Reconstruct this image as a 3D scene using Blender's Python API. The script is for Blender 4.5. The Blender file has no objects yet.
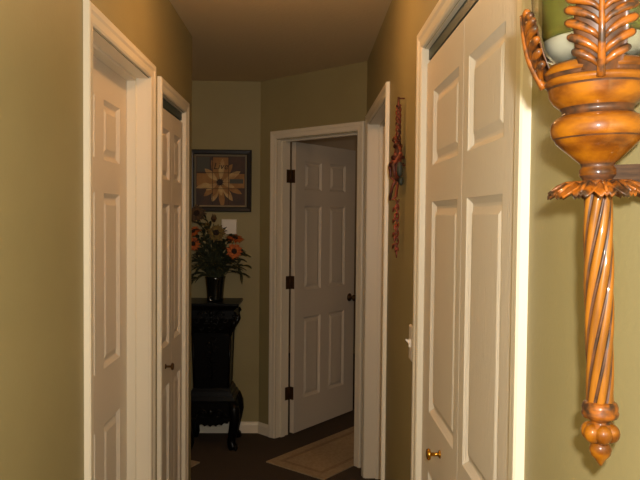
import bpy, bmesh, math, random
from mathutils import Vector, Matrix, noise
random.seed(7)
C = bpy.context.scene.collection
PI = math.pi

# ------------------------------------------------------------------ materials
def lin(c):
    return tuple(((v/255)/12.92 if v/255 <= .04045 else ((v/255+.055)/1.055)**2.4) for v in c) + (1,)

def mat(name, col, rough=.5, metal=0, coat=0, spec=.5, trans=0, ior=1.5, noise_scale=None, col2=None,
        bump=0, bump_scale=60, stretch=(1, 1, 1), lo=.35, hi=.65, detail=4, coat_rough=.05):
    m = bpy.data.materials.new(name); m.use_nodes = True
    nt = m.node_tree; b = nt.nodes['Principled BSDF']
    b.inputs['Base Color'].default_value = lin(col)
    b.inputs['Roughness'].default_value = rough
    b.inputs['Metallic'].default_value = metal
    b.inputs['Coat Weight'].default_value = coat
    b.inputs['Coat Roughness'].default_value = coat_rough
    b.inputs['Specular IOR Level'].default_value = spec
    b.inputs['Transmission Weight'].default_value = trans
    b.inputs['IOR'].default_value = ior
    if noise_scale or bump:
        tc = nt.nodes.new('ShaderNodeTexCoord'); mp = nt.nodes.new('ShaderNodeMapping')
        mp.inputs['Scale'].default_value = stretch
        nt.links.new(tc.outputs['Object'], mp.inputs['Vector'])
    if noise_scale:
        n = nt.nodes.new('ShaderNodeTexNoise'); n.inputs['Scale'].default_value = noise_scale
        n.inputs['Detail'].default_value = detail
        nt.links.new(mp.outputs[0], n.inputs['Vector'])
        r = nt.nodes.new('ShaderNodeValToRGB')
        r.color_ramp.elements[0].position = lo; r.color_ramp.elements[0].color = lin(col)
        r.color_ramp.elements[1].position = hi; r.color_ramp.elements[1].color = lin(col2)
        nt.links.new(n.outputs['Fac'], r.inputs[0]); nt.links.new(r.outputs[0], b.inputs['Base Color'])
    if bump:
        n2 = nt.nodes.new('ShaderNodeTexNoise'); n2.inputs['Scale'].default_value = bump_scale
        n2.inputs['Detail'].default_value = 5
        nt.links.new(mp.outputs[0], n2.inputs['Vector'])
        bp = nt.nodes.new('ShaderNodeBump'); bp.inputs['Strength'].default_value = bump
        bp.inputs['Distance'].default_value = .004
        nt.links.new(n2.outputs['Fac'], bp.inputs['Height']); nt.links.new(bp.outputs[0], b.inputs['Normal'])
    return m

M_wall = mat('olive_wall_paint', (156, 144, 102), .55, spec=.4, noise_scale=3, col2=(151, 139, 97), bump=.12, bump_scale=90)
M_room = mat('side_room_paint', (150, 135, 115), .8)
M_ceil = mat('ceiling_texture', (214, 192, 152), .9, spec=.1, bump=.5, bump_scale=45)
M_trim = mat('white_trim_paint', (234, 223, 202), .4, spec=.45)
M_door = mat('white_door_paint', (222, 210, 192), .5, spec=.4, bump=.5, bump_scale=30, stretch=(8, 8, .6))
M_carpet = mat('dark_carpet', (72, 64, 56), 1, spec=.05, noise_scale=140, col2=(90, 78, 68), bump=.8, bump_scale=300)
M_rug = mat('pale_rug', (164, 142, 112), 1, spec=.05, noise_scale=60, col2=(178, 156, 126), bump=.6, bump_scale=200)
M_rug2 = mat('rug_band', (146, 124, 98), 1, spec=.05, noise_scale=60, col2=(160, 136, 108), bump=.6, bump_scale=200)
M_brass = mat('brass', (205, 150, 60), .22, metal=1)
M_bronze = mat('dark_bronze', (88, 64, 40), .45, metal=.7)
M_track = mat('track_metal', (70, 82, 78), .5, metal=.3)
M_dark = mat('closet_dark', (44, 34, 28), .9)
M_black = mat('black_lacquer', (9, 8, 9), .4, coat=.16, coat_rough=.18, spec=.1, bump=.3, bump_scale=60)
M_vase = mat('black_glaze', (16, 18, 14), .2, coat=.6)
M_leaf = mat('dark_leaf', (44, 50, 30), .6, noise_scale=20, col2=(66, 66, 40))
M_stem = mat('stem_green', (52, 58, 34), .6)
M_yel = mat('petal_yellow', (120, 100, 42), .7, noise_scale=60, col2=(92, 70, 34))
M_org = mat('petal_orange', (190, 104, 40), .7, noise_scale=60, col2=(150, 66, 28))
M_brn = mat('petal_brown', (92, 64, 34), .7, noise_scale=60, col2=(58, 46, 30))
M_cen = mat('flower_centre', (38, 24, 16), .9)
M_plate = mat('white_plastic', (232, 222, 208), .35)
M_frame = mat('black_frame', (30, 27, 26), .4)
M_mat = mat('mat_board', (118, 110, 92), .8)
M_print = mat('print_ground', (84, 62, 50), .7, noise_scale=12, col2=(66, 54, 50))
M_pa = mat('print_tan', (168, 124, 70), .7, noise_scale=14, col2=(140, 98, 56))
M_pb = mat('print_petal', (204, 174, 116), .7, noise_scale=18, col2=(164, 122, 74))
M_pc = mat('print_line', (46, 32, 26), .7)
M_pd = mat('print_slate', (78, 78, 70), .7)
M_rust = mat('rusty_red_metal', (128, 58, 38), .5, metal=.3, noise_scale=40, col2=(72, 42, 30), lo=.4, hi=.6)
M_rust2 = mat('brick_red_paint', (148, 62, 42), .5, noise_scale=60, col2=(96, 48, 34))
M_teal = mat('teal_grey', (48, 52, 44), .6)
M_candle = mat('olive_candle', (104, 102, 26), .5, spec=.3, noise_scale=10, col2=(92, 92, 24))
M_candle.node_tree.nodes['Principled BSDF'].inputs['Subsurface Weight'].default_value = .15

def amber():
    m = mat('amber_wood', (205, 104, 14), .4, coat=.7, spec=.15, coat_rough=.06)
    nt = m.node_tree; b = nt.nodes['Principled BSDF']
    tc = nt.nodes.new('ShaderNodeTexCoord')
    n = nt.nodes.new('ShaderNodeTexNoise'); n.inputs['Scale'].default_value = 22; n.inputs['Detail'].default_value = 6
    mp = nt.nodes.new('ShaderNodeMapping'); mp.inputs['Scale'].default_value = (1, 1, 2.2)
    nt.links.new(tc.outputs['Object'], mp.inputs[0]); nt.links.new(mp.outputs[0], n.inputs['Vector'])
    r = nt.nodes.new('ShaderNodeValToRGB')
    e = r.color_ramp.elements
    e[0].position = .3; e[0].color = lin((50, 24, 6)); e[1].position = .62; e[1].color = lin((132, 78, 8))
    x = e.new(.46); x.color = lin((98, 52, 6))
    nt.links.new(n.outputs['Fac'], r.inputs[0])
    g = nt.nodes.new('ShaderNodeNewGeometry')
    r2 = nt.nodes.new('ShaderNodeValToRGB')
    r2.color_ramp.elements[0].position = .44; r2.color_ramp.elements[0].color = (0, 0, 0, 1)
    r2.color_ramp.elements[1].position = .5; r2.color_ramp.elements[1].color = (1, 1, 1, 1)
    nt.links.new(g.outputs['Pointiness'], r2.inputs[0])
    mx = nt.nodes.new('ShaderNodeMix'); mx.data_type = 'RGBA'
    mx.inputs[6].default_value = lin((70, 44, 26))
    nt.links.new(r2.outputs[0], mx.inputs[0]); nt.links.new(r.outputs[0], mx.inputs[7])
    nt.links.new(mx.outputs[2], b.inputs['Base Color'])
    return m
M_amber = amber()
M_patina = mat('bronzed_wood', (126, 68, 12), .4, coat=.6, spec=.2, noise_scale=80, col2=(48, 30, 18), lo=.42, hi=.62)
M_groove = mat('dark_bronzed_wood', (46, 30, 20), .45, coat=.2, spec=.25, noise_scale=70, col2=(80, 46, 22))
M_rope = mat('streaked_amber_wood', (132, 80, 14), .4, coat=.7, spec=.15, noise_scale=30, col2=(70, 40, 16), stretch=(2.4, 2.4, .35), lo=.45, hi=.7)
M_arm = mat('bracket_wood', (66, 46, 30), .6, noise_scale=30, col2=(44, 30, 20), stretch=(1, 4, 10), spec=.2)

def glass():
    m = bpy.data.materials.new('clear_glass'); m.use_nodes = True
    b = m.node_tree.nodes['Principled BSDF']
    b.inputs['Transmission Weight'].default_value = 1; b.inputs['Roughness'].default_value = .03
    b.inputs['IOR'].default_value = 1.42; b.inputs['Base Color'].default_value = (.96, .97, .94, 1)
    return m
M_glass = glass()

# ------------------------------------------------------------------ helpers
class MB:
    def __init__(s): s.v = []; s.f = []; s.m = []; s.sm = []; s.cur = 0; s.smooth = False
    def add(s, vs, fs):
        o = len(s.v); s.v += [tuple(v) for v in vs]
        for f in fs:
            s.f.append(tuple(i+o for i in f)); s.m.append(s.cur); s.sm.append(s.smooth)
    def box(s, a, b):
        x0, y0, z0 = a; x1, y1, z1 = b
        s.add([(x0,y0,z0),(x1,y0,z0),(x1,y1,z0),(x0,y1,z0),(x0,y0,z1),(x1,y0,z1),(x1,y1,z1),(x0,y1,z1)],
              [(0,3,2,1),(4,5,6,7),(0,1,5,4),(1,2,6,5),(2,3,7,6),(3,0,4,7)])
    def frustum(s, z0, z1, a0, a1, c=(0, 0)):   # rectangular, half sizes a0 at z0 and a1 at z1
        vs = []
        for z, (hx, hy) in ((z0, a0), (z1, a1)):
            vs += [(c[0]-hx, c[1]-hy, z), (c[0]+hx, c[1]-hy, z), (c[0]+hx, c[1]+hy, z), (c[0]-hx, c[1]+hy, z)]
        s.add(vs, [(0,3,2,1),(4,5,6,7),(0,1,5,4),(1,2,6,5),(2,3,7,6),(3,0,4,7)])
    def lathe(s, prof, n=48, c=(0, 0, 0), closed=False, mod=None):
        vs = []; fs = []; k = len(prof)
        for r, z in prof:
            for i in range(n):
                a = 2*PI*i/n
                rr = r if mod is None else mod(r, z, a)
                vs.append((c[0]+rr*math.cos(a), c[1]+rr*math.sin(a), c[2]+z))
        for j in range(k-1 if not closed else k):
            for i in range(n):
                p, q = j, (j+1) % k
                fs.append((p*n+i, p*n+(i+1) % n, q*n+(i+1) % n, q*n+i))
        s.add(vs, fs)
    def tube(s, pts, rad, n=8, cap=True):
        pts = [Vector(p) for p in pts]; k = len(pts)
        if not hasattr(rad, '__len__'): rad = [rad]*k
        vs = []; fs = []; up = None
        for j, p in enumerate(pts):
            t = (pts[min(j+1, k-1)]-pts[max(j-1, 0)]).normalized()
            if up is None:
                up = Vector((0, 0, 1)) if abs(t.z) < .9 else Vector((1, 0, 0))
            u = (up - t*up.dot(t)).normalized(); w = t.cross(u); up = u
            for i in range(n):
                a = 2*PI*i/n
                vs.append(p+(u*math.cos(a)+w*math.sin(a))*rad[j])
        for j in range(k-1):
            for i in range(n):
                fs.append((j*n+i, j*n+(i+1) % n, (j+1)*n+(i+1) % n, (j+1)*n+i))
        if cap:
            fs.append(tuple(range(n))[::-1]); fs.append(tuple((k-1)*n+i for i in range(n)))
        s.add(vs, fs)
    def ball(s, c, r, n=12, m=8, sc=(1, 1, 1), R=None):
        vs = []; fs = []
        for j in range(m+1):
            b = PI*j/m
            for i in range(n):
                a = 2*PI*i/n
                v = Vector((r*math.sin(b)*math.cos(a)*sc[0], r*math.sin(b)*math.sin(a)*sc[1], -r*math.cos(b)*sc[2]))
                if R: v = R @ v
                vs.append(v+Vector(c))
        for j in range(m):
            for i in range(n):
                fs.append((j*n+i, j*n+(i+1) % n, (j+1)*n+(i+1) % n, (j+1)*n+i))
        s.add(vs, fs)
    def build(s, name, mats, parent=None, loc=(0, 0, 0), rz=0, fix=True):
        me = bpy.data.meshes.new(name); me.from_pydata(s.v, [], s.f)
        if not isinstance(mats, (list, tuple)): mats = [mats]
        for m in mats: me.materials.append(m)
        me.polygons.foreach_set('material_index', s.m); me.polygons.foreach_set('use_smooth', s.sm)
        if fix:
            bm = bmesh.new(); bm.from_mesh(me)
            bmesh.ops.remove_doubles(bm, verts=bm.verts, dist=1e-6)
            bmesh.ops.recalc_face_normals(bm, faces=bm.faces)
            bm.to_mesh(me); bm.free()
        me.update()
        o = bpy.data.objects.new(name, me); C.objects.link(o)
        o.parent = parent; o.location = loc; o.rotation_euler = (0, 0, rz)
        return o

def empty(name, loc=(0, 0, 0), rz=0):
    o = bpy.data.objects.new(name, None); C.objects.link(o)
    o.empty_display_size = .05; o.location = loc; o.rotation_euler = (0, 0, rz); return o
def tag(o, label=None, cat=None, group=None, kind=None):
    if label: o['label'] = label
    if cat: o['category'] = cat
    if group: o['group'] = group
    if kind: o['kind'] = kind
    return o
def copy_tree(o, parent=None):
    kids = list(o.children)
    c = o.copy(); C.objects.link(c); c.parent = parent
    for ch in kids: copy_tree(ch, c)
    return c

# ------------------------------------------------------------------ the hall: key positions (metres, camera at the origin looking along +Y)
XL, XR, HC, TH = -.592, .36, 2.44, .115
A = Vector((-.314, 4.79)); B = Vector((.36, 4.116))
HD = 2.03
HL, HR, HA = PI/2, -PI/2, -PI/4

def wall(name, origin, rz, length, opens, label, t=TH, m=None):
    b = MB(); x = 0
    for x0, x1, h in opens:
        b.box((x, 0, 0), (x0, t, HC)); b.box((x0, 0, h), (x1, t, HC)); x = x1
    b.box((x, 0, 0), (length, t, HC))
    return tag(b.build(name, m or M_wall, None, (origin[0], origin[1], 0), rz), label, 'wall', kind='structure')

Y0 = -1.6
YE = 3.61
D1, D2, D3, D4 = 1.915, 2.62, 2.835, 3.38
wall('wall_left', (XL, Y0), HL, YE-Y0, [(D1-Y0, D2-Y0, HD), (D3-Y0, D4-Y0, 2.012)], 'olive left wall of the hallway with two white doorways')
wall('wall_right', (XR, B.y), HR, B.y-Y0, [(B.y-3.95, B.y-3.05, 2.045), (B.y-2.11, B.y-1.16, HD)], 'olive right wall carrying the sconce and the near bifold closet')
wall('wall_angled', A, HA, (B-A).length, [(.175, .885, HD)], 'short diagonal olive wall around the open door at the hall end')
wall('wall_back', (-2.6, A.y), 0, A.x+2.6, [], 'far olive wall behind the black pedestal and framed picture')
wall('wall_side_hall', (-2.6, YE-TH), 0, XL-TH+2.6, [], 'wall of the side passage leading off to the left')
for nm, p, q, lb in (('wall_passage_end', (-2.7, Y0, 0), (-2.6, 7.6, HC), 'plain end wall of the passage on the left'),
                     ('wall_bedroom_right', (2.6, Y0, 0), (2.7, 7.6, HC), 'plain outer wall of the rooms on the right'),
                     ('wall_bedroom_back', (-2.7, 7.6, 0), (2.7, 7.7, HC), 'plain back wall of the room behind the open door'),
                     ('wall_between_rooms', (1.0, 4.45, 0), (2.6, 4.55, HC), 'plain partition between the two rooms on the right'),
                     ('wall_room_front', (XR+TH, 2.3, 0), (2.6, 2.4, HC), 'plain front wall of the room off the right doorway'),
                     ('wall_bedroom_left', (-.80, 4.905, 0), (-.74, 7.6, HC), 'plain left wall of the room behind the open door')):
    b = MB(); b.box(p, q); tag(b.build(nm, M_room), lb, 'wall', kind='structure')
# closets
b = MB()
b.box((XL-.7, 2.72, 0), (XL-.66, 3.46, HC)); b.box((XL-.66, 2.72, 0), (XL-TH, 2.76, HC)); b.box((XL-.66, 3.42, 0), (XL-TH, 3.465, HC))
b.box((XR+.66, 1.0, 0), (XR+.70, 2.3, HC)); b.box((XR+TH, 1.0, 0), (XR+.66, 1.04, HC)); b.box((XR+TH, 2.24, 0), (XR+.66, 2.3, HC))
tag(b.build('wall_closets', M_dark), 'dark inner walls of the two hall closets', 'wall', kind='structure')
b = MB(); b.box((-2.7, Y0, -.1), (2.7, 7.7, 0)); tag(b.build('floor', M_carpet), 'dark brown carpeted hallway floor', 'floor', kind='structure')
b = MB(); b.box((-2.7, Y0, HC), (2.7, 7.7, HC+.1)); tag(b.build('ceiling', M_ceil), 'warm textured hallway ceiling', 'ceiling', kind='structure')

# baseboards
def base(name, origin, rz, spans, label):
    b = MB()
    for x0, x1 in spans:
        prof = [(0, 0), (-.013, 0), (-.013, .055), (-.010, .066), (-.005, .076), (0, .078)]
        vs = [(x, y, z) for x in (x0, x1) for y, z in prof]; n = len(prof)
        b.add(vs, [(i, (i+1) % n, n+(i+1) % n, n+i) for i in range(n)]+[tuple(range(n))[::-1], tuple(range(n, 2*n))])
    tag(b.build(name, M_trim, None, (origin[0], origin[1], 0), rz), label, 'baseboard', kind='structure')
CW = .058
base('baseboard_back', (-2.6, A.y), 0, [(0, A.x+2.6)], 'white baseboard along the far wall behind the pedestal')
base('baseboard_angled', A, HA, [(0, .175-CW)], 'short white baseboard left of the open door')
base('baseboard_left', (XL, Y0), HL, [(0, D1-CW-Y0), (D2+CW-Y0, D3-CW-Y0), (D4+CW-Y0, YE-Y0)], 'white baseboard along the left wall')
base('baseboard_right', (XR, B.y), HR, [(B.y-3.05+CW, B.y-2.11-CW), (B.y-1.16+CW, B.y-Y0)], 'white baseboard along the right wall')

# door casing and jamb
def casing(name, origin, rz, x0, x1, h, label, stop=None, jamb=True, clip=None):
    root = empty(name, (origin[0], origin[1], 0), rz); tag(root, label, 'door trim', kind='structure')
    prof = [(.004, 0), (.004, -.008), (.010, -.0115), (.030, -.0125), (.038, -.0165), (.053, -.0175), (.057, -.014), (.058, 0)]
    b = MB(); n = len(prof); rings = []
    for k in range(4):
        ring = []
        for u, y in prof:
            ring.append([(x0-u, y, 0), (x0-u, y, h+u), (x1+u, y, h+u), (x1+u, y, 0)][k])
        rings.append(ring)
    vs = [p for r in rings for p in r]; fs = []
    for k in range(3):
        for i in range(n):
            fs.append((k*n+i, k*n+(i+1) % n, (k+1)*n+(i+1) % n, (k+1)*n+i))
    fs += [tuple(range(n))[::-1], tuple(range(3*n, 4*n))]
    b.add(vs, fs); b.build('casing', M_trim, root)
    b = MB(); t = .018   # jamb lining
    b.box((x0, -.001, 0), (x0+.001+t*0, TH+.001, h)); b.box((x1-.001, -.001, 0), (x1, TH+.001, h)); b.box((x0, -.001, h-.001), (x1, TH+.001, h))
    if stop is not None:
        s0, s1 = stop; w = .012
        b.box((x0+.001, s0, 0), (x0+w, s1, h-.001)); b.box((x1-w, s0, 0), (x1-.001, s1, h-.001)); b.box((x0+w, s0, h-w), (x1-w, s1, h-.001))
    b.build('jamb', M_trim, root)
    return root
casing('trim_1', (XL, 0), HL, D1, D2, HD, 'white door trim around the deep-set near left door', stop=(.045, .079))
casing('trim_2', (XL, 0), HL, D3, D4, 2.012, 'white trim around the narrow bifold closet on the left')
casing('trim_3', A, HA, .175, .885, HD, 'white door trim around the open door at the hall end', stop=(.04, .075))
casing('trim_4', (XR, 0), HR, -3.95, -3.05, 2.045, 'white trim around the doorway on the right wall', stop=(.06, .09))
casing('trim_5', (XR, 0), HR, -2.11, -1.16, HD, 'white trim around the large near bifold closet')

# panelled slab: front face y=0 facing -y, x from 0..w
def slab(w, h, t, cols, rows, z0=.012, both=False):
    xs = [0]; zs = [z0]
    for a, c in cols: xs += [a, c]
    xs.append(w)
    for a, c in rows: zs += [a, c]
    zs.append(h)
    b = MB()
    def face(side):
        y = lambda d: d if side > 0 else t-d
        for i in range(len(xs)-1):
            for j in range(len(zs)-1):
                X0, X1, Z0, Z1 = xs[i], xs[i+1], zs[j], zs[j+1]
                if i % 2 == 1 and j % 2 == 1:
                    prev = None
                    for ins, d in ((0, 0), (.003, .003), (.014, .0115), (.018, .012), (.022, .0115), (.038, .004), (.042, .0035)):
                        ring = [(X0+ins, y(d), Z0+ins), (X1-ins, y(d), Z0+ins), (X1-ins, y(d), Z1-ins), (X0+ins, y(d), Z1-ins)]
                        if prev:
                            b.add(prev+ring, [(k, (k+1) % 4, 4+(k+1) % 4, 4+k) for k in range(4)])
                        prev = ring
                    b.add(prev, [(0, 1, 2, 3)])
                else:
                    b.add([(X0, y(0), Z0), (X1, y(0), Z0), (X1, y(0), Z1), (X0, y(0), Z1)], [(0, 1, 2, 3)])
    face(1)
    if both: face(-1)
    else: b.add([(0, t, z0), (w, t, z0), (w, t, h), (0, t, h)], [(0, 1, 2, 3)])
    for i in range(len(xs)-1):
        for z in (z0, h): b.add([(xs[i], 0, z), (xs[i+1], 0, z), (xs[i+1], t, z), (xs[i], t, z)], [(0, 1, 2, 3)])
    for j in range(len(zs)-1):
        for x in (0, w): b.add([(x, 0, zs[j]), (x, 0, zs[j+1]), (x, t, zs[j+1]), (x, t, zs[j])], [(0, 1, 2, 3)])
    return b

def knob_mb(proj=.062, r=.026):
    b = MB(); b.smooth = True
    prof = [(0, 0), (r*1.15, 0), (r*1.2, .004), (r*.6, .010), (r*.38, .016), (r*.38, proj*.45), (r*.75, proj*.58), (r, proj*.76), (r*.8, proj*.94), (0, proj)]
    b.lathe(prof, 20)
    b.v = [(x, -z, y) for x, y, z in b.v]
    return b

R6 = [(.24, .81), (1.0, 1.59), (1.70, 1.90)]
# near left door, recessed
d = tag(empty('door_1', (XL-.08, D1+.004, 0), HL), 'closed white six-panel door set deep in the left wall', 'door', kind='structure')
slab(.697, HD-.004, .035, [(.1, .3), (.40, .60)], R6).build('door_leaf', M_door, d)
k = knob_mb().build('door_knob', M_bronze, d, (.062, 0, .90))
# bifolds
RB = [(.20, .775), (.95, 1.565), (1.67, 1.885)]
def bifold(name, origin, rz, w1, w2, c1, c2, knobx, knobz, label, km=None, top=1.978):
    root = tag(empty(name, (origin[0], origin[1], 0), rz), label, 'door', kind='structure')
    l1 = slab(w1-.003, top, .03, [c1], RB, z0=.02).build('door_leaf', M_door, root)
    l2 = slab(w2-.003, top, .03, [c2], RB, z0=.02).build('door_leaf', M_door, root, (w1, 0, 0))
    b = MB(); b.smooth = True
    b.lathe([(0, 0), (.011, 0), (.011, .003), (.005, .006), (.005, .024), (.014, .027), (.016, .031), (.013, .036), (0, .037)], 18)
    b.v = [(x, -z, y) for x, y, z in b.v]
    kn = b.build('knob', km or M_brass, l1 if knobx < w1 else l2, (knobx if knobx < w1 else knobx-w1, 0, knobz))
    b = MB(); b.box((-.0, .004, top+.012), (w1+w2, .028, min(top+.045, 2.028 if top > 1.97 else 2.010))); b.box((0, .010, top), (.02, .02, top+.017)); b.box((w1+w2-.03, .010, top), (w1+w2-.01, .02, top+.017))
    tr = b.build('track', M_track, root); tr['label'] = 'grey metal track'
    return root
bifold('door_2', (XL-.006, D3+.004), HL, .268, .268, (.055, .215), (.055, .215), .13, .865, 'narrow white bifold closet door farther along the left wall', M_bronze, 1.965)
bifold('door_3', (XR+.007, 2.105), HR, .49, .45, (.11, .44), (.05, .335), .285, .885, 'large white bifold closet door on the near right wall', None, 1.984)
# open far door
n45 = Vector((.70711, .70711))
hp = A + Vector((.70711, -.70711))*.175 + n45*(TH+.006) + Vector((.788, -.616))*.038
ang = math.radians(52)
d = tag(empty('door_4', (hp.x+.007, hp.y+.009, 0), ang), 'white six-panel door standing open at the end of the hall', 'door', kind='structure')
slab(.73, HD-.006, .035, [(.10, .30), (.40, .60)], R6, both=True).build('door_leaf', M_door, d)
k = knob_mb().build('door_knob', M_bronze, d, (.665, 0, .90))
for z in (.29, 1.06, 1.79):
    b = MB(); b.box((-.003, .004, z-.045), (.0, .034, z+.045))
    h = b.build('hinge', M_bronze, d)
    b = MB(); b.smooth = True; b.tube([(-.006, .039, z-.046), (-.006, .039, z+.046)], .0055, 10)
    b.build('knuckle', M_bronze, h)
# fixed hinge leaves on the jamb
tr3 = bpy.data.objects['trim_3']
for z in (.29, 1.06, 1.79):
    b = MB(); b.box((.176, TH-.04, z-.045), (.179, TH, z+.045)); b.build('hinge_plate', M_bronze, tr3)

# ------------------------------------------------------------------ light switch and wall plate
o = tag(empty('light_switch', (XR, 2.315, 1.10), HR), 'white toggle light switch on the right wall beside the bifold closet', 'switch')
b = MB(); b.frustum(0, .006, (.035, .0585), (.032, .0555)); b.v = [(x+.035, -z, y) for x, y, z in b.v]; b.build('switch_plate', M_plate, o)
b = MB(); b.box((.028, -.012, -.013), (.042, -.006, .013)); b.add([(.03, -.006, -.006), (.04, -.006, -.006), (.04, -.006, .008), (.03, -.006, .008), (.032, -.022, .008), (.038, -.022, .008), (.038, -.022, .014), (.032, -.022, .014)],
      [(0, 1, 5, 4), (1, 2, 6, 5), (2, 3, 7, 6), (3, 0, 4, 7), (4, 5, 6, 7)]); b.build('toggle', M_plate, o)
o = tag(empty('wall_plate', (-.525, A.y, 1.44)), 'white squarish plate on the far wall behind the flowers', 'wall plate')
b = MB(); b.frustum(0, .014, (.053, .053), (.049, .049)); b.v = [(x, -z, y) for x, y, z in b.v]; b.build('cover', M_plate, o)
for x in (-.022, .022):
    b = MB(); b.box((x-.009, -.017, -.022), (x+.009, -.014, .022)); b.build('rocker', M_plate, o)

# ------------------------------------------------------------------ framed picture
P = .213
o = tag(empty('picture', (-.585, A.y, 1.756)), 'square black-framed picture of a pale flower hanging on the far wall', 'picture')
b = MB(); fw = .032
prof = [(0, 0), (0, -.022), (.006, -.026), (fw-.006, -.022), (fw, -.016), (fw, 0)]
rings = []
for sx, sz in ((-1, -1), (1, -1), (1, 1), (-1, 1)):
    rings.append([(sx*(P-u), y, sz*(P-u)) for u, y in prof])
n = len(prof); fs = [(k*n+i, k*n+(i+1) % n, ((k+1) % 4)*n+(i+1) % n, ((k+1) % 4)*n+i) for k in range(4) for i in range(n)]
b.add([p for r in rings for p in r], fs); b.build('frame', M_frame, o)
q = P-fw
b = MB(); b.box((-q, -.012, -q), (q, -.004, q)); mt = b.build('mat_board', M_mat, o)
b = MB()
def quad(b, x0, x1, z0, z1, y): b.add([(x0, y, z0), (x1, y, z0), (x1, y, z1), (x0, y, z1)], [(0, 1, 2, 3)])
g = q-.013
b.cur = 0; quad(b, -g, g, -g, g, -.0125)
cs = [-g, -.055, .055, g]
b.cur = 1
quad(b, -.053, .053, .055, g-.008, -.0128); quad(b, .057, g-.004, -.05, .048, -.0128); quad(b, -g+.004, -.057, -.035, .05, -.0128)
b.cur = 2; rr = random.Random(3)
for ring, (L0, L1, Wd, nn) in enumerate(((.03, .165, .040, 13), (.02, .11, .028, 11))):
    for i in range(nn):
        a = 2*PI*i/nn + ring*.25; L = L1*rr.uniform(.82, 1.08); pts = []
        for s_, w_ in ((0, .25), (.3, .9), (.6, 1), (.85, .6), (1, .05)):
            pts.append((L0+(L-L0)*s_, Wd/2*w_))
        poly = [(p, -w) for p, w in pts]+[(p, w) for p, w in reversed(pts)]
        y = -.0131-.0002*ring - .00002*i
        b.cur = 2 if (i+ring) % 2 else 1
        vs = [(p*math.cos(a)-w*math.sin(a)-.005, y, p*math.sin(a)+w*math.cos(a)-.01) for p, w in poly]
        vs = [(max(-g, min(g, x)), yy, max(-g, min(g, z))) for x, yy, z in vs]
        b.add(vs, [tuple(range(len(vs)))])
b.cur = 3
vs = [(.022*math.cos(2*PI*i/20)-.005, -.0138, .022*math.sin(2*PI*i/20)-.01) for i in range(20)]; b.add(vs, [tuple(range(20))])
for c in (-.055, .055):
    quad(b, c-.0016, c+.0016, -g, g, -.0141); quad(b, -g, g, c-.0016, c+.0016, -.0141)
b.cur = 4; quad(b, .062, g-.012, -.018, .012, -.0143); quad(b, -g+.006, -.075, .062, g-.006, -.0126)
b.cur = 2; quad(b, -g, g, -.175, -.172, -.0126)
b.build('print', [M_print, M_pa, M_pb, M_pc, M_pd], mt, fix=False)
def text(body, size, loc, m, parent, name='lettering', shear=.25, rot=(PI/2, 0, 0)):
    cu = bpy.data.curves.new(name, 'FONT'); cu.body = body; cu.size = size; cu.shear = shear; cu.extrude = .0004
    cu.align_x = 'CENTER'; cu.align_y = 'CENTER'
    ob = bpy.data.objects.new(name, cu); ob.location = loc; ob.rotation_euler = rot
    ob.data.materials.append(m); C.objects.link(ob)
    bpy.context.view_layer.update()
    me = bpy.data.meshes.new_from_object(ob.evaluated_get(bpy.context.evaluated_depsgraph_get()))
    bpy.data.objects.remove(ob); ob = bpy.data.objects.new(name, me); C.objects.link(ob)
    ob.location = loc; ob.rotation_euler = rot; ob.parent = parent; return ob
text('Live', .062, (0, -.0148, .098), M_pc, mt)

# ------------------------------------------------------------------ pedestal
o = tag(empty('pedestal', (-.602, 4.575, 0)), 'tall carved black pedestal with four legs against the far wall', 'pedestal')
M = M_black
b = MB(); b.frustum(.925, .938, (.172, .152), (.180, .16)); b.frustum(.938, .952, (.180, .16), (.180, .16)); b.frustum(.905, .925, (.150, .135), (.165, .148)); b.build('top', M, o)
b = MB()
b.frustum(.852, .905, (.156, .138), (.152, .136)); b.frustum(.80, .852, (.140, .125), (.150, .134)); b.frustum(.745, .80, (.122, .108), (.140, .125))
b.smooth = True
rr = random.Random(5)
for sx in (-1, 1):       # corner scrolls
    for sy in (-1, 1):
        sp = [(sx*(.148+.018*math.cos(t)*(1-t/14)), sy*(.130+.012*math.cos(t)*(1-t/14)), .868+.026*math.sin(t)*(1-t/14)) for t in [i*.5 for i in range(24)]]
        b.tube(sp, [.008-.0002*i for i in range(24)], 7)
        b.ball((sx*.148, sy*.130, .868), .014)
        b.tube([(sx*.146, sy*.128, .85), (sx*.150, sy*.134, .82), (sx*.138, sy*.124, .79), (sx*.122, sy*.11, .755), (sx*.126, sy*.113, .74)], [.016, .019, .017, .012, .009], 8)
def scroll(b, cx, cz, y, s, flip, turns=1.6):
    pts = []; n = 18
    for i in range(n):
        t = i/(n-1); a = t*turns*2*PI; r = s*(1-.8*t)
        pts.append((cx+flip*(r*math.cos(a)), y, cz+r*math.sin(a)))
    b.tube(pts, [.006*(1-.5*i/n) for i in range(n)], 6)
for f in (-1, 1):
    scroll(b, f*.055, .875, -.140, .030, f); scroll(b, f*.09, .84, -.134, .024, -f); scroll(b, f*.035, .83, -.132, .022, f)
    scroll(b, f*.06, .79, -.120, .02, -f)
    for i in range(5):
        b.ball((f*(.015+.024*i), -.137+.002*i, .896-.004*i), .009, 8, 6, (1.2, .7, .8))
for i in range(5):        # acanthus drop in the middle
    b.ball((0, -.135+.006*i, .885-.028*i), .020-.002*i, 10, 8, (.8, .6, 1.1))
    for f in (-1, 1): b.tube([(0, -.136+.006*i, .88-.028*i), (f*.02, -.138+.006*i, .872-.028*i), (f*.032, -.132+.006*i, .885-.028*i)], [.006, .006, .002], 6)
b.build('capital', M, o)
b = MB()
b.frustum(.388, .752, (.112, .100), (.124, .112)); b.smooth = True
for f in (-1, 1):
    for sy in (-1, 1): b.tube([(f*.121, sy*.109, .74), (f*.110, sy*.098, .40)], [.008, .008], 8)
for i in range(4): scroll(b, .02*(-1)**i, .71-.03*i, -.112+.002*i, .016, (-1)**i)
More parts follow.
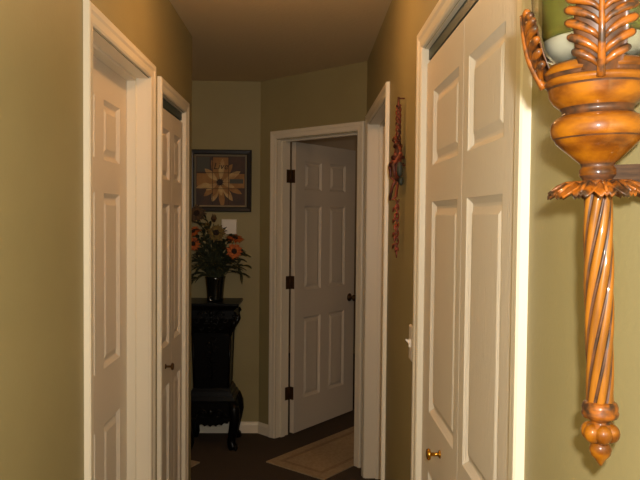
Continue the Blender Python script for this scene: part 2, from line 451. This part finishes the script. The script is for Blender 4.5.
b.tube([(0, -.112, .73), (.01, -.112, .66), (-.01, -.108, .58), (.008, -.106, .50), (0, -.104, .44)], [.008, .005, .006, .005, .004], 6)
for i in range(8):
    f = (-1)**i; z = .69-.032*i
    b.tube([(0, -.112+.001*i, z), (f*.022, -.115+.001*i, z+.008), (f*.036, -.111+.001*i, z-.006)], [.005, .005, .002], 6)
b.build('column', M, o)
b = MB()
b.frustum(.372, .392, (.128, .116), (.120, .108)); b.frustum(.345, .372, (.140, .128), (.132, .120)); b.frustum(.318, .345, (.158, .142), (.146, .132))
b.frustum(.225, .318, (.148, .132), (.152, .136))
b.build('base', M, o)
# scalloped aprons
b = MB()
def apron(b, w, y, axis):
    N = 48; top = .30; vs = []
    for i in range(N+1):
        x = -w+2*w*i/N; u = abs(x)/w
        z = .150 + .05*max(0, u-.55)*0 + .012*abs(math.sin(u*PI*3.5)) + .028*u*u
        for yy in (y, y-.018 if y < 0 else y+.018):
            for zz in (z, top): vs.append((x, yy, zz) if axis == 0 else (yy, x, zz))
    fs = []
    for i in range(N):
        a, c = 4*i, 4*(i+1)
        fs += [(a, a+1, c+1, c), (a+2, c+2, c+3, a+3), (a, c, c+2, a+2), (a+1, a+3, c+3, c+1)]
    b.add(vs, fs)
apron(b, .128, -.128, 0); apron(b, .128, .128, 0); apron(b, .115, -.142, 1); apron(b, .115, .142, 1)
b.smooth = True
for f in (-1, 1):
    scroll(b, f*.05, .235, -.150, .032, f); scroll(b, f*.095, .215, -.150, .022, -f)
b.ball((0, -.150, .24), .02, 10, 8, (1, .5, 1.3))
b.build('apron', M, o)
for sx in (-1, 1):
    for sy in (-1, 1):
        b = MB(); b.smooth = True
        pts = [(.140, .124, .31), (.152, .134, .26), (.158, .142, .20), (.150, .135, .14), (.138, .124, .08), (.134, .120, .045), (.146, .132, .018), (.150, .136, .0)]
        b.tube([(sx*x, sy*y, z) for x, y, z in pts], [.030, .036, .034, .030, .028, .028, .032, .030], 12)
        for i in range(5): b.ball((sx*(.166-.003*i), sy*(.150-.003*i), .27-.03*i), .013, 8, 6, (1, 1, 1.2))
        for q_ in (-1, 0, 1): b.tube([(sx*(.146+.012*abs(q_-1)*.5), sy*(.136-.008*q_), .03), (sx*(.165-.004*(q_ == 1)), sy*(.150-.014*q_), .012), (sx*.168, sy*(.152-.014*q_), .001)], [.009, .009, .006], 6)
        b.build('leg', M, o)

# ------------------------------------------------------------------ vase and flowers
VX, VY, VZ = -.590, 4.56, .952
o = tag(empty('flower_vase', (VX, VY, VZ)), 'black tapered flower vase standing on the carved pedestal', 'vase')
b = MB(); b.smooth = True
b.lathe([(0, 0), (.048, 0), (.053, .004), (.053, .02), (.058, .08), (.065, .145), (.069, .158), (.066, .162), (.060, .155), (.050, .08), (.04, .02), (0, .015)], 32); b.build('body', M_vase, o)
b = MB(); b.smooth = True; b.tube([(-.018+.014*math.cos(t), -.050-.0, .022+.014*math.sin(t)) for t in [i*.35 for i in range(16)]], .0022, 6); rg = b.build('ring_ornament', mat('silver', (180, 180, 180), .25, metal=1), o)

def flower(kind, size, pm, pos, aim, label, npet=14, group='sunflowers in the black vase'):
    head = Vector(pos)
    root = empty('sunflower' if kind == 'sun' else 'flower_bud', (VX, VY, VZ+.06))
    tag(root, label, 'flower', group)
    rel = head - Vector((VX, VY, VZ+.06))
    aim = Vector(aim).normalized()
    b = MB(); b.smooth = True
    mid = Vector((rel.x*.25, rel.y*.3, rel.z*.6)); st = Vector((rel.x*.06, rel.y*.06, 0))
    pts = []
    e = rel - aim*.012
    for i in range(9):
        t = i/8; pts.append(st*(1-t)**2 + mid*2*t*(1-t) + e*t*t)
    b.tube(pts, [.0028]*9, 6); b.build('stem', M_stem, root)
    Q = aim.to_track_quat('Z', 'Y').to_matrix()
    b = MB(); b.smooth = True; r = random.Random(int(abs(pos[0])*1e4))
    if kind == 'sun':
        for layer in range(2):
            for i in range(npet):
                a = 2*PI*(i+.5*layer)/npet + r.uniform(-.08, .08); L = size*(1-.14*layer)*r.uniform(.85, 1.1)
                lift = r.uniform(.0, .25)+.15*layer; w = size*.17
                vs = []
                for s_, ww in ((.28, .5), (.5, 1), (.75, .85), (1, .08)):
                    zz = size*(lift*s_ - .25*s_*s_)
                    for k_, side in ((0, -1), (1, 0), (2, 1)):
                        px, py = L*s_, w*ww*side
                        vs.append(Q @ Vector((px*math.cos(a)-py*math.sin(a), px*math.sin(a)+py*math.cos(a), zz-(.004 if side == 0 else 0)+.002*layer)) + rel)
                b.add(vs, [(3*j+k_, 3*j+k_+1, 3*j+k_+4, 3*j+k_+3) for j in range(3) for k_ in (0, 1)])
        b.build('petals', pm, root, fix=False)
        b = MB(); b.smooth = True; b.ball(rel+aim*.002, size*.36, 14, 8, (1, 1, .4), Q); b.build('disc', M_cen, root)
    else:
        for i in range(9):
            a = 2*PI*i/9
            p0 = rel; pts = [Q @ Vector((.004*math.cos(a), .004*math.sin(a), 0)) + rel, Q @ Vector((size*.5*math.cos(a), size*.5*math.sin(a), size*.8))+rel,
                   Q @ Vector((size*.35*math.cos(a), size*.35*math.sin(a), size*1.7*r.uniform(.8, 1.1)))+rel]
            b.tube(pts, [.004, .006, .001], 5)
        b.build('petals', pm, root)
    return root
F = [('sun', .060, M_brn, (-.705, 4.50, 1.530), (-.1, -1, .25), 'dim brown sunflower at the top left of the bouquet'),
     ('sun', .060, M_yel, (-.573, 4.47, 1.405), (.05, -1, .15), 'yellow sunflower with dark centre in the bouquet middle'),
     ('sun', .050, M_org, (-.722, 4.48, 1.412), (-.3, -.6, .7), 'upper orange sunflower at the left edge of the bouquet'),
     ('sun', .048, M_org, (-.720, 4.46, 1.335), (-.15, -1, .1), 'lower orange sunflower at the left edge of the bouquet'),
     ('sun', .058, M_org, (-.455, 4.50, 1.370), (.15, -.35, .9), 'orange sunflower facing upward at right below the white plate'),
     ('sun', .052, M_org, (-.455, 4.45, 1.288), (.1, -1, .1), 'bright orange sunflower facing forward at the lower right'),
     ('bud', .030, M_brn, (-.594, 4.50, 1.475), (.05, -.1, 1), 'brown closed bud standing upright between the top flowers'),
     ('bud', .026, M_yel, (-.640, 4.52, 1.425), (-.1, -.2, 1), 'small closed bud beside the brown sunflower')]
for k_, s_, m_, p_, a_, l_ in F: flower(k_, s_, m_, p_, a_, l_, group='sunflowers and buds in the black vase')

def leaf_blade(b, p, d, L, W, r):
    d = Vector(d).normalized(); up = Vector((0, 0, 1)); s = d.cross(up)
    if s.length < .1: s = Vector((1, 0, 0))
    s.normalize(); s = (s + Vector((0, 0, r.uniform(-.5, .5)))).normalized(); nrm = s.cross(d)
    vs = []
    for t, w in ((0, .12), (.3, .9), (.55, 1), (.8, .6), (1, .04)):
        c = Vector(p)+d*L*t - Vector((0, 0, 1))*L*.35*t*t
        for k_ in (-1, 0, 1): vs.append(c+s*W*.5*w*k_+nrm*(.004 if k_ else 0))
    b.add(vs, [(3*j+k_, 3*j+k_+1, 3*j+k_+4, 3*j+k_+3) for j in range(4) for k_ in (0, 1)])
rl = random.Random(11)
tips = []
for i in range(38):
    a = 2*PI*i/38 + rl.uniform(-.1, .1)
    tips.append((math.cos(a)*rl.uniform(.10, .17), math.sin(a)*rl.uniform(.05, .13), rl.uniform(.12, .33)))
tips += [(.185, -.08, .22), (.175, -.06, .10), (.19, -.07, .15), (-.16, -.08, .08), (-.175, -.05, .14), (-.13, -.09, .05), (-.17, -.06, .20), (.02, -.09, .30), (-.05, -.09, .31), (.08, -.07, .31),
         (-.09, -.06, .37), (-.11, -.03, .42), (-.04, -.05, .40), (.05, -.04, .37), (-.06, -.02, .45), (.10, -.05, .33), (-.13, -.05, .34), (.0, -.07, .35), (-.15, -.04, .27), (.04, -.08, .26)]
for i, (tx, ty, tz) in enumerate(tips):
    root = empty('leafy_stem', (VX, VY, VZ+.09))
    side = 'left' if tx < -.05 else ('right' if tx > .05 else 'middle')
    hgt = 'drooping low' if tz < .14 else ('spreading' if tz < .24 else 'rising high')
    tag(root, f'dark green leafy stem {hgt} on the {side} side of the bouquet', 'foliage', 'leafy stems in the black vase')
    b = MB(); b.smooth = True; tip = Vector((tx, ty, tz)); pts = []
    mid = Vector((tx*.25, ty*.25, max(tz, .12)*.8+.04))
    for j in range(8):
        t = j/7; pts.append(Vector((tx*.08, ty*.08, 0))*(1-t)**2+mid*2*t*(1-t)+tip*t*t)
    b.tube(pts, [.0022]*8, 5); b.build('stem', M_stem, root)
    b = MB()
    for j in range(2, 8):
        dirn = pts[j]-pts[j-1]
        for f in (-1, 1):
            dd = dirn.normalized()+Vector((rl.uniform(-1, 1), rl.uniform(-.8, .8), rl.uniform(-.3, .5)))*.9
            leaf_blade(b, pts[j], dd, rl.uniform(.045, .085), rl.uniform(.018, .030), rl)
    leaf_blade(b, pts[-1], pts[-1]-pts[-2], .06, .02, rl)
    b.build('leaves', M_leaf, root, fix=False)

# ------------------------------------------------------------------ wall ornament on the right wall
ox, oy = XR-.024, 2.52
o = tag(empty('wall_ornament', (ox, oy, 1.955)), 'long rust-red twisted ornament hanging on the right wall above the switch', 'wall ornament')
b = MB(); b.smooth = True
def twist(b, z0, z1, R, r, ph, turns, ns=40):
    b.tube([(R*math.cos(ph+turns*2*PI*t), 1.4*R*math.sin(ph+turns*2*PI*t), z0+(z1-z0)*t) for t in [i/ns for i in range(ns+1)]], r, 6)
b.tube([(0, 0, .0), (0, 0, -.04)], .004, 6); b.tube([(.022, 0, -.005), (0, 0, -.005)], .003, 6)
for ph in (0, 2.1, 4.2): twist(b, -.03, -.175, .0075, .0038, ph, 2.2)
b.build('twisted_cord', M_rust, o)
b = MB(); b.smooth = True
# open twisted-wire body with a knotted head, arms and hanging legs
for f in (-1, 1):
    b.tube([(0, f*.004, -.17), (-.012, f*.03, -.155), (-.014, f*.045, -.165), (-.004, f*.035, -.18)], [.005, .005, .004, .003], 6)
    b.tube([(0, f*.01, -.175), (-.006*f, f*.035, -.225), (-.022, f*.055, -.27), (-.018, f*.06, -.31), (0, f*.03, -.33)], [.006, .007, .008, .006, .004], 7)
    b.tube([(0, f*.01, -.31), (-.004-.012*(f > 0), f*.024, -.35), (-.01-.012*(f > 0), f*.035, -.39), (-.022, f*.045, -.402)], [.007, .006, .006, .004], 7)
b.tube([(.0, 0, -.17), (.004, .004, -.22), (-.004, -.004, -.27), (0, 0, -.33)], [.010, .014, .016, .009], 9)
for k_, z in enumerate((-.19, -.235, -.262, -.30)):
    b.tube([((.014+.008*(k_ % 3))*math.cos(t), (.02+.014*(k_ % 3))*math.sin(t), z+.006*math.sin(2*t)) for t in [i*.5 for i in range(14)]], .0042, 6)
b.build('figure', M_rust, o)
b = MB(); b.smooth = True
rb = random.Random(2)
for i in range(14):
    b.ball((rb.uniform(-.018, .006), rb.uniform(-.05, .05), rb.uniform(-.31, -.20)), rb.uniform(.005, .010), 8, 6, (1, 1, 1.4))
b.build('red_beads', M_rust2, o)
b = MB(); b.smooth = True; b.ball((.0, -.062, -.285), .014, 10, 8, (.8, 1, 2.1)); b.ball((.006, -.05, -.33), .011, 10, 8, (.8, 1, 1.6)); tl = b.build('dark_ovals', M_teal, o); tl['label'] = 'dark teal-grey ovals'  # two dark rounded shapes at one side of the figure
b = MB(); b.smooth = True
for ph in (0, PI): twist(b, -.40, -.60, .006, .003, ph, 3)
for i, z in enumerate((-.43, -.455, -.475, -.50, -.53, -.545, -.575)):
    f = (-1)**i
    b.tube([(0, 0, z), (-.010, f*.016, z-.004), (-.012, f*.026, z-.018)], [.005, .005, .003], 6)
b.tube([(0, 0, -.59), (-.006, -.012, -.605), (0, -.022, -.59)], .003, 6)
b.tube([(0, 0, -.60), (0, .004, -.63)], [.004, .002], 6)
b.build('hanging_strand', M_rust2, o)

o.scale = (1, .9, .93)

# ------------------------------------------------------------------ rugs
def rug(name, c0, d, L, W, label):
    a = math.atan2(d[1], d[0])
    root = tag(empty(name, (c0[0], c0[1], 0), a), label, 'rug')
    def slab_(x0, x1, y0, y1, z): 
        bb = MB(); bb.box((x0, y0, .0005), (x1, y1, z)); return bb
    slab_(0, L, -W, 0, .008).build('pile', M_rug, root)
    bb = MB(); i = .06; w = .025
    z0, z1 = .008, .0095
    bb.box((i, -W+i, z0), (L-i, -W+i+w, z1)); bb.box((i, -i-w, z0), (L-i, -i, z1)); bb.box((i, -W+i+w, z0), (i+w, -i-w, z1)); bb.box((L-i-w, -W+i+w, z0), (L-i, -i-w, z1))
    bb.build('border', M_rug2, root)
    return root
rug('runner_rug', (-.228, 4.204), (.64, .77), 1.0, .45, 'pale tan bordered rug reaching through the open doorway')
rug('entry_mat', (-.632-.47*.5, 4.19-.88*.5), (-.88, .47), .8, .5, 'small mat just showing past the left wall end')

# ------------------------------------------------------------------ sconce
S = .000995
o = tag(empty('wall_sconce', (.2905, .68, 1.5385)), 'amber wood candle sconce with twisted stem on the near right wall', 'sconce')
o.rotation_euler = (0, -.0336, 0)
def H(y): return (200-y)*S
def prof(L): return [(r*S, H(y)) for r, y in L]
b = MB(); b.smooth = True
segs = [(0, [(0, 76), (40, 74), (43, 68), (47, 67), (49.5, 70)]), (0, [(49.5, 70), (50.5, 74), (49, 76)]), (1, [(49, 76), (47, 78.5), (48.5, 80.5)]), (0, [(48.5, 80.5), (50, 82), (50, 85), (47.5, 87.5)]),
        (1, [(47.5, 87.5), (46.3, 89.5)]), (0, [(46.3, 89.5), (45.5, 97), (41, 104), (35.5, 108.5)]), (1, [(35.5, 108.5), (33.5, 111), (33.5, 114), (36, 116.5)]),
        (0, [(36, 116.5), (41.5, 119.5), (44, 124), (44.8, 129), (44, 135), (42.5, 138)]), (1, [(42.5, 138), (41, 139.5)]), (0, [(41, 139.5), (39.5, 143), (34, 148.5), (27, 154.5), (20, 161)]), (0, [(20, 161), (16.5, 164)]), (1, [(16.5, 164), (15.5, 167)]),
        (0, [(15.5, 167), (17.5, 170), (17.5, 175.5)]), (1, [(17.5, 175.5), (15, 179), (13, 182), (12.5, 190), (0, 190)])]
for c_, L_ in segs:
    b.cur = c_; b.lathe(prof(L_), 72)
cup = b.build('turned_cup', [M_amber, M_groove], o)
# leaf ring: drooping ruffled petals
b = MB(); b.smooth = True; NP = 13
for i in range(NP):
    a0 = 2*PI*i/NP + .12; U = 9; V = 7; top = []; bot = []
    for iu in range(U+1):
        u = iu/U; r = (13+35*u)*S
        w = (math.sin(PI*min(1, .14+u*.80))**.6)*(.0155)*(0.5+.5*u)+.0005
        for iv in range(V):
            v = -1+2*iv/(V-1)
            z = H(189)+.005*math.sin(u*PI*.9)-.009*u*u+.0035*(1-v*v)*(.6+.4*math.sin(u*14))-.0015*math.cos(v*9)
            if u > .9: z += .004*(u-.9)*10*0
            vx, vy = r*math.cos(a0)-w*v*math.sin(a0), r*math.sin(a0)+w*v*math.cos(a0)
            top.append((vx, vy, z)); bot.append((vx, vy, z-.0032*(1.1-v*v*.6)))
    vs = top+bot; n0 = len(top); fs = []
    for iu in range(U):
        for iv in range(V-1):
            p = iu*V+iv
            fs += [(p, p+1, p+V+1, p+V), (n0+p, n0+p+V, n0+p+V+1, n0+p+1)]
        for p in (iu*V, iu*V+V-1): fs.append((p, p+V, n0+p+V, n0+p))
    for iv in range(V-1):
        p = U*V+iv; fs.append((p, p+1, n0+p+1, n0+p)); p = iv; fs.append((p, p+1, n0+p+1, n0+p))
    b.add(vs, fs)
    # rib
    b.tube([((13+35*u)*S*math.cos(a0), (13+35*u)*S*math.sin(a0), H(189)+.005*math.sin(u*PI*.9)-.009*u*u+.0035) for u in (0, .25, .5, .75, 1)], [.0025, .0022, .002, .0018, .0015], 6)
b.lathe(prof([(0, 179), (15, 180), (19, 184), (17, 190), (15, 194), (0, 194)]), 24)
b.build('leaf_ring', M_patina, o)
# twisted stem: lobes amber, grooves dark
b = MB(); b.smooth = True; NL = 7; n = NL*12; K = 110; vs = []; z0, z1 = H(188), H(406)
for j in range(K+1):
    t = j/K; z = z0+(z1-z0)*t; R = (13.2+1.0*math.sin(PI*min(1, t*1.3)))*S
    tw = -2*PI*.6*t
    for i in range(n):
        a = 2*PI*i/n; c = abs(math.cos(NL*(a)/2)); rr_ = R*(.80+.22*c**.8)
        vs.append((rr_*math.cos(a+tw), rr_*math.sin(a+tw), z))
o_ = len(b.v); b.v += vs
for j in range(K):
    for i in range(n):
        ph = abs(math.cos(NL*(2*PI*(i+.5)/n)/2))
        lobe = int((i+n/NL/2)//(n/NL)) % NL
        b.f.append((o_+j*n+i, o_+j*n+(i+1) % n, o_+(j+1)*n+(i+1) % n, o_+(j+1)*n+i)); b.sm.append(True)
        b.m.append(1 if (ph < .55) else 0)
b.build('twisted_stem', [M_rope, M_groove], o)
# finial
b = MB(); b.smooth = True
b.lathe(prof([(0, 402), (13, 402), (16, 404), (17.5, 408), (17, 412), (18, 414), (17, 418), (12, 420), (9, 422), (8.5, 424), (13, 426), (14, 430), (13, 438), (9, 444), (0, 444)]), 36)
b.build('collar', M_patina, o)
b = MB(); b.smooth = True
for i in range(6):
    a = 2*PI*i/6+.4; b.ball((10.5*S*math.cos(a), 10.5*S*math.sin(a), H(434)), 8.5*S, 14, 10, (1, 1, 1.15))
b.lathe(prof([(0, 440), (6, 442), (9, 446), (11, 451), (9.5, 457), (6, 461), (4, 464), (1.5, 468), (0, 469)]), 24)
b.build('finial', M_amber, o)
# acanthus leaves
def acanthus(ang, scale=1.0):
    mr = [(48, 86), (51.5, 79), (56, 71), (60, 62), (63.5, 52), (65.5, 42), (67, 33), (68, 25), (68.6, 19), (69, 14), (69.5, 9)]
    def mid(s):
        x = s*(len(mr)-1); i = min(int(x), len(mr)-2); t = x-i
        r = mr[i][0]*(1-t)+mr[i+1][0]*t; y = mr[i][1]*(1-t)+mr[i+1][1]*t
        return r*S*scale, H(86-(86-y)*(1+(scale-1)*3))
    def P3(s, tau, out=0):
        r, z = mid(s); r += out; th = tau/(r)*.95 + ang
        return (r*math.cos(th), r*math.sin(th), z)
    b = MB(); b.smooth = True
    W = lambda s: .031*math.sin(PI*min(1, .14+.78*s))**.7*(1 if s < .8 else (1-s)/.2*.75+.25)
    b.cur = 1; U, V = 22, 9; top = []
    for iu in range(U+1):
        s = iu/U
        for iv in range(V):
            v = -1+2*iv/(V-1); top.append(P3(s, v*W(s)*.82, -.003-.003*v*v))
    bot = [(x*.965, y*.965, z) for x, y, z in top]; n0 = len(top); fs = []
    for iu in range(U):
        for iv in range(V-1):
            p = iu*V+iv; fs += [(p, p+1, p+V+1, p+V), (n0+p, n0+p+V, n0+p+V+1, n0+p+1)]
        for p in (iu*V, iu*V+V-1): fs.append((p, p+V, n0+p+V, n0+p))
    for iv in range(V-1):
        for p in (U*V+iv, iv): fs.append((p, p+1, n0+p+1, n0+p))
    b.add(top+bot, fs)
    b.cur = 0
    b.tube([P3(i/14, 0, .002) for i in range(15)], [.0042-.0002*i for i in range(15)], 10)
    for i in range(7):
        s0 = .10+i*.118
        for f in (-1, 1):
            Lw = W(min(.95, s0+.05)); pts = []
            for t in (0, .25, .5, .75, 1, 1.12):
                pts.append(P3(min(1, s0+.22*t**.8-.05*t*t), f*Lw*t*.98, -.0005-.002*t))
            b.tube(pts, [.0018, .0030, .0038, .0042, .0040, .0020], 8)
    lf = b.build('acanthus_leaf', [M_patina, M_groove], o, fix=False)
    return lf
cam_dir = math.atan2(-.68, -.283)
for k_ in range(4): acanthus(cam_dir+.06+k_*PI/2, 1.03 if k_ == 0 else .995)
# bracket to the wall
b = MB()
b.add([(.010, -.010, H(189)), (.0775, -.010, H(186)), (.0775, .012, H(186)), (.010, .012, H(189)), (.010, -.010, H(166)), (.0775, -.010, H(165)), (.0775, .012, H(165)), (.010, .012, H(166))],
      [(0,3,2,1),(4,5,6,7),(0,1,5,4),(1,2,6,5),(2,3,7,6),(3,0,4,7)])
b.build('bracket', M_arm, o)
b = MB(); b.smooth = True; b.lathe([(0, 0), (.022, 0), (.024, .003), (.020, .008), (0, .008)], 28); b.v = [(.0785-z, x*1.0, y*1.6+H(175)) for x, y, z in b.v]; b.build('wall_mount', M_arm, o)

# glass and candle
ax = lambda y: .2905-.0336*(200-y)*S
g = tag(empty('candle_glass', (ax(40), .68, 1.5385)), 'clear glass hurricane cup held in the sconce above its wooden bowl', 'glass')
b = MB(); b.smooth = True
outer = [(0, 66.5), (30, 66.3), (40, 64), (47, 60), (55, 46), (60, 30), (62.5, 14), (63.5, 0), (64, -20), (64.5, -60), (65.5, -90)]
inner = [(64, -90), (63, -60), (62.5, -20), (62, 0), (61, 14), (58.5, 29), (53, 44.5), (46, 57), (38, 62), (30, 63.5), (0, 64)]
b.lathe(prof([(r if r < 30 else r*.985, y) for r, y in outer]+inner), 64); b.build('cup', M_glass, g)
c = tag(empty('pillar_candle', (ax(0), .68, 1.5385)), 'olive green pillar candle inside the glass cup of the sconce', 'candle')
b = MB(); b.smooth = True
b.lathe(prof([(0, 42), (45, 42), (49, 40), (50, 35), (50.5, 0), (50.5, -50), (49, -54), (42, -55), (30, -52), (0, -51)]), 48); b.build('wax', M_candle, c)
b = MB(); b.smooth = True; b.lathe(prof([(0, 63), (30, 63), (40, 58), (46, 50), (48, 43), (46, 42), (0, 42)]), 48); ps = b.build('base', mat('pale_base', (206, 204, 188), .35, coat=.4), c); ps['label'] = 'pale solid below the green wax'  # pale solid filling the bottom of the glass under the candle
b = MB(); b.tube([(0, 0, H(-51)), (.001, 0, H(-58)), (.003, 0, H(-62))], .001, 6); wk = b.build('wick', M_cen, c)

# ------------------------------------------------------------------ camera
cam = bpy.data.cameras.new('camera'); co = bpy.data.objects.new('camera', cam); C.objects.link(co)
cam.sensor_width = 36; cam.lens = 690/640*36; cam.clip_start = .02
fwv = Vector((.02172086, .99915956, -.03476159)); rt = Vector((.99972585, -.02140286, .00949412)); upv = Vector((-.00874214, .03495828, .99935054))
co.matrix_world = Matrix.Translation((0, 0, 1.52)) @ Matrix((rt, upv, -fwv)).transposed().to_4x4()
bpy.context.scene.camera = co

# ------------------------------------------------------------------ light
def point(name, loc, col, power, r):
    l = bpy.data.lights.new(name, 'POINT'); l.color = col; l.energy = power; l.shadow_soft_size = r
    ob = bpy.data.objects.new(name, l); ob.location = loc; C.objects.link(ob); return ob
o = tag(empty('ceiling_light', (-.10, 2.35, HC)), 'small round globe light fixed to the hallway ceiling above the doors', 'ceiling light')
b = MB(); b.smooth = True; b.lathe([(0, 0), (.075, 0), (.075, -.012), (.06, -.022), (.030, -.030), (.028, -.058), (0, -.058)], 32); b.build('canopy', M_brass, o)
mg = bpy.data.materials.new('lit_globe'); mg.use_nodes = True; pb = mg.node_tree.nodes['Principled BSDF']
pb.inputs['Emission Color'].default_value = (1, .53, .21, 1); pb.inputs['Emission Strength'].default_value = 80
b = MB(); b.smooth = True; b.ball((0, 0, -.10), .05, 24, 16); b.build('globe', mg, o)
point('camera_flash', (.035, .0, 1.575), (1, .95, .86), 78, .012)
point('far_room_fill', (.7, 6.6, 2.2), (1, .70, .42), 3.5, .08)  # unseen fill light, added to brighten the wall behind the open door
point('right_room_fill', (1.15, 2.95, 2.25), (1, .62, .36), 6, .08)  # added warm fill with no fixture, lifts the right doorway's far jamb
point('side_hall_fill', (-1.6, 4.15, 2.25), (1, .68, .40), 2.2, .08)  # fill added out of view in the passage to warm the far wall
w = bpy.data.worlds.new('world'); bpy.context.scene.world = w; w.use_nodes = True
w.node_tree.nodes['Background'].inputs[0].default_value = (1, .72, .45, 1); w.node_tree.nodes['Background'].inputs[1].default_value = .25
vs_ = bpy.context.scene.view_settings
vs_.view_transform = 'Standard'; vs_.look = 'None'; vs_.exposure = 0; vs_.gamma = 1; vs_.use_curve_mapping = False
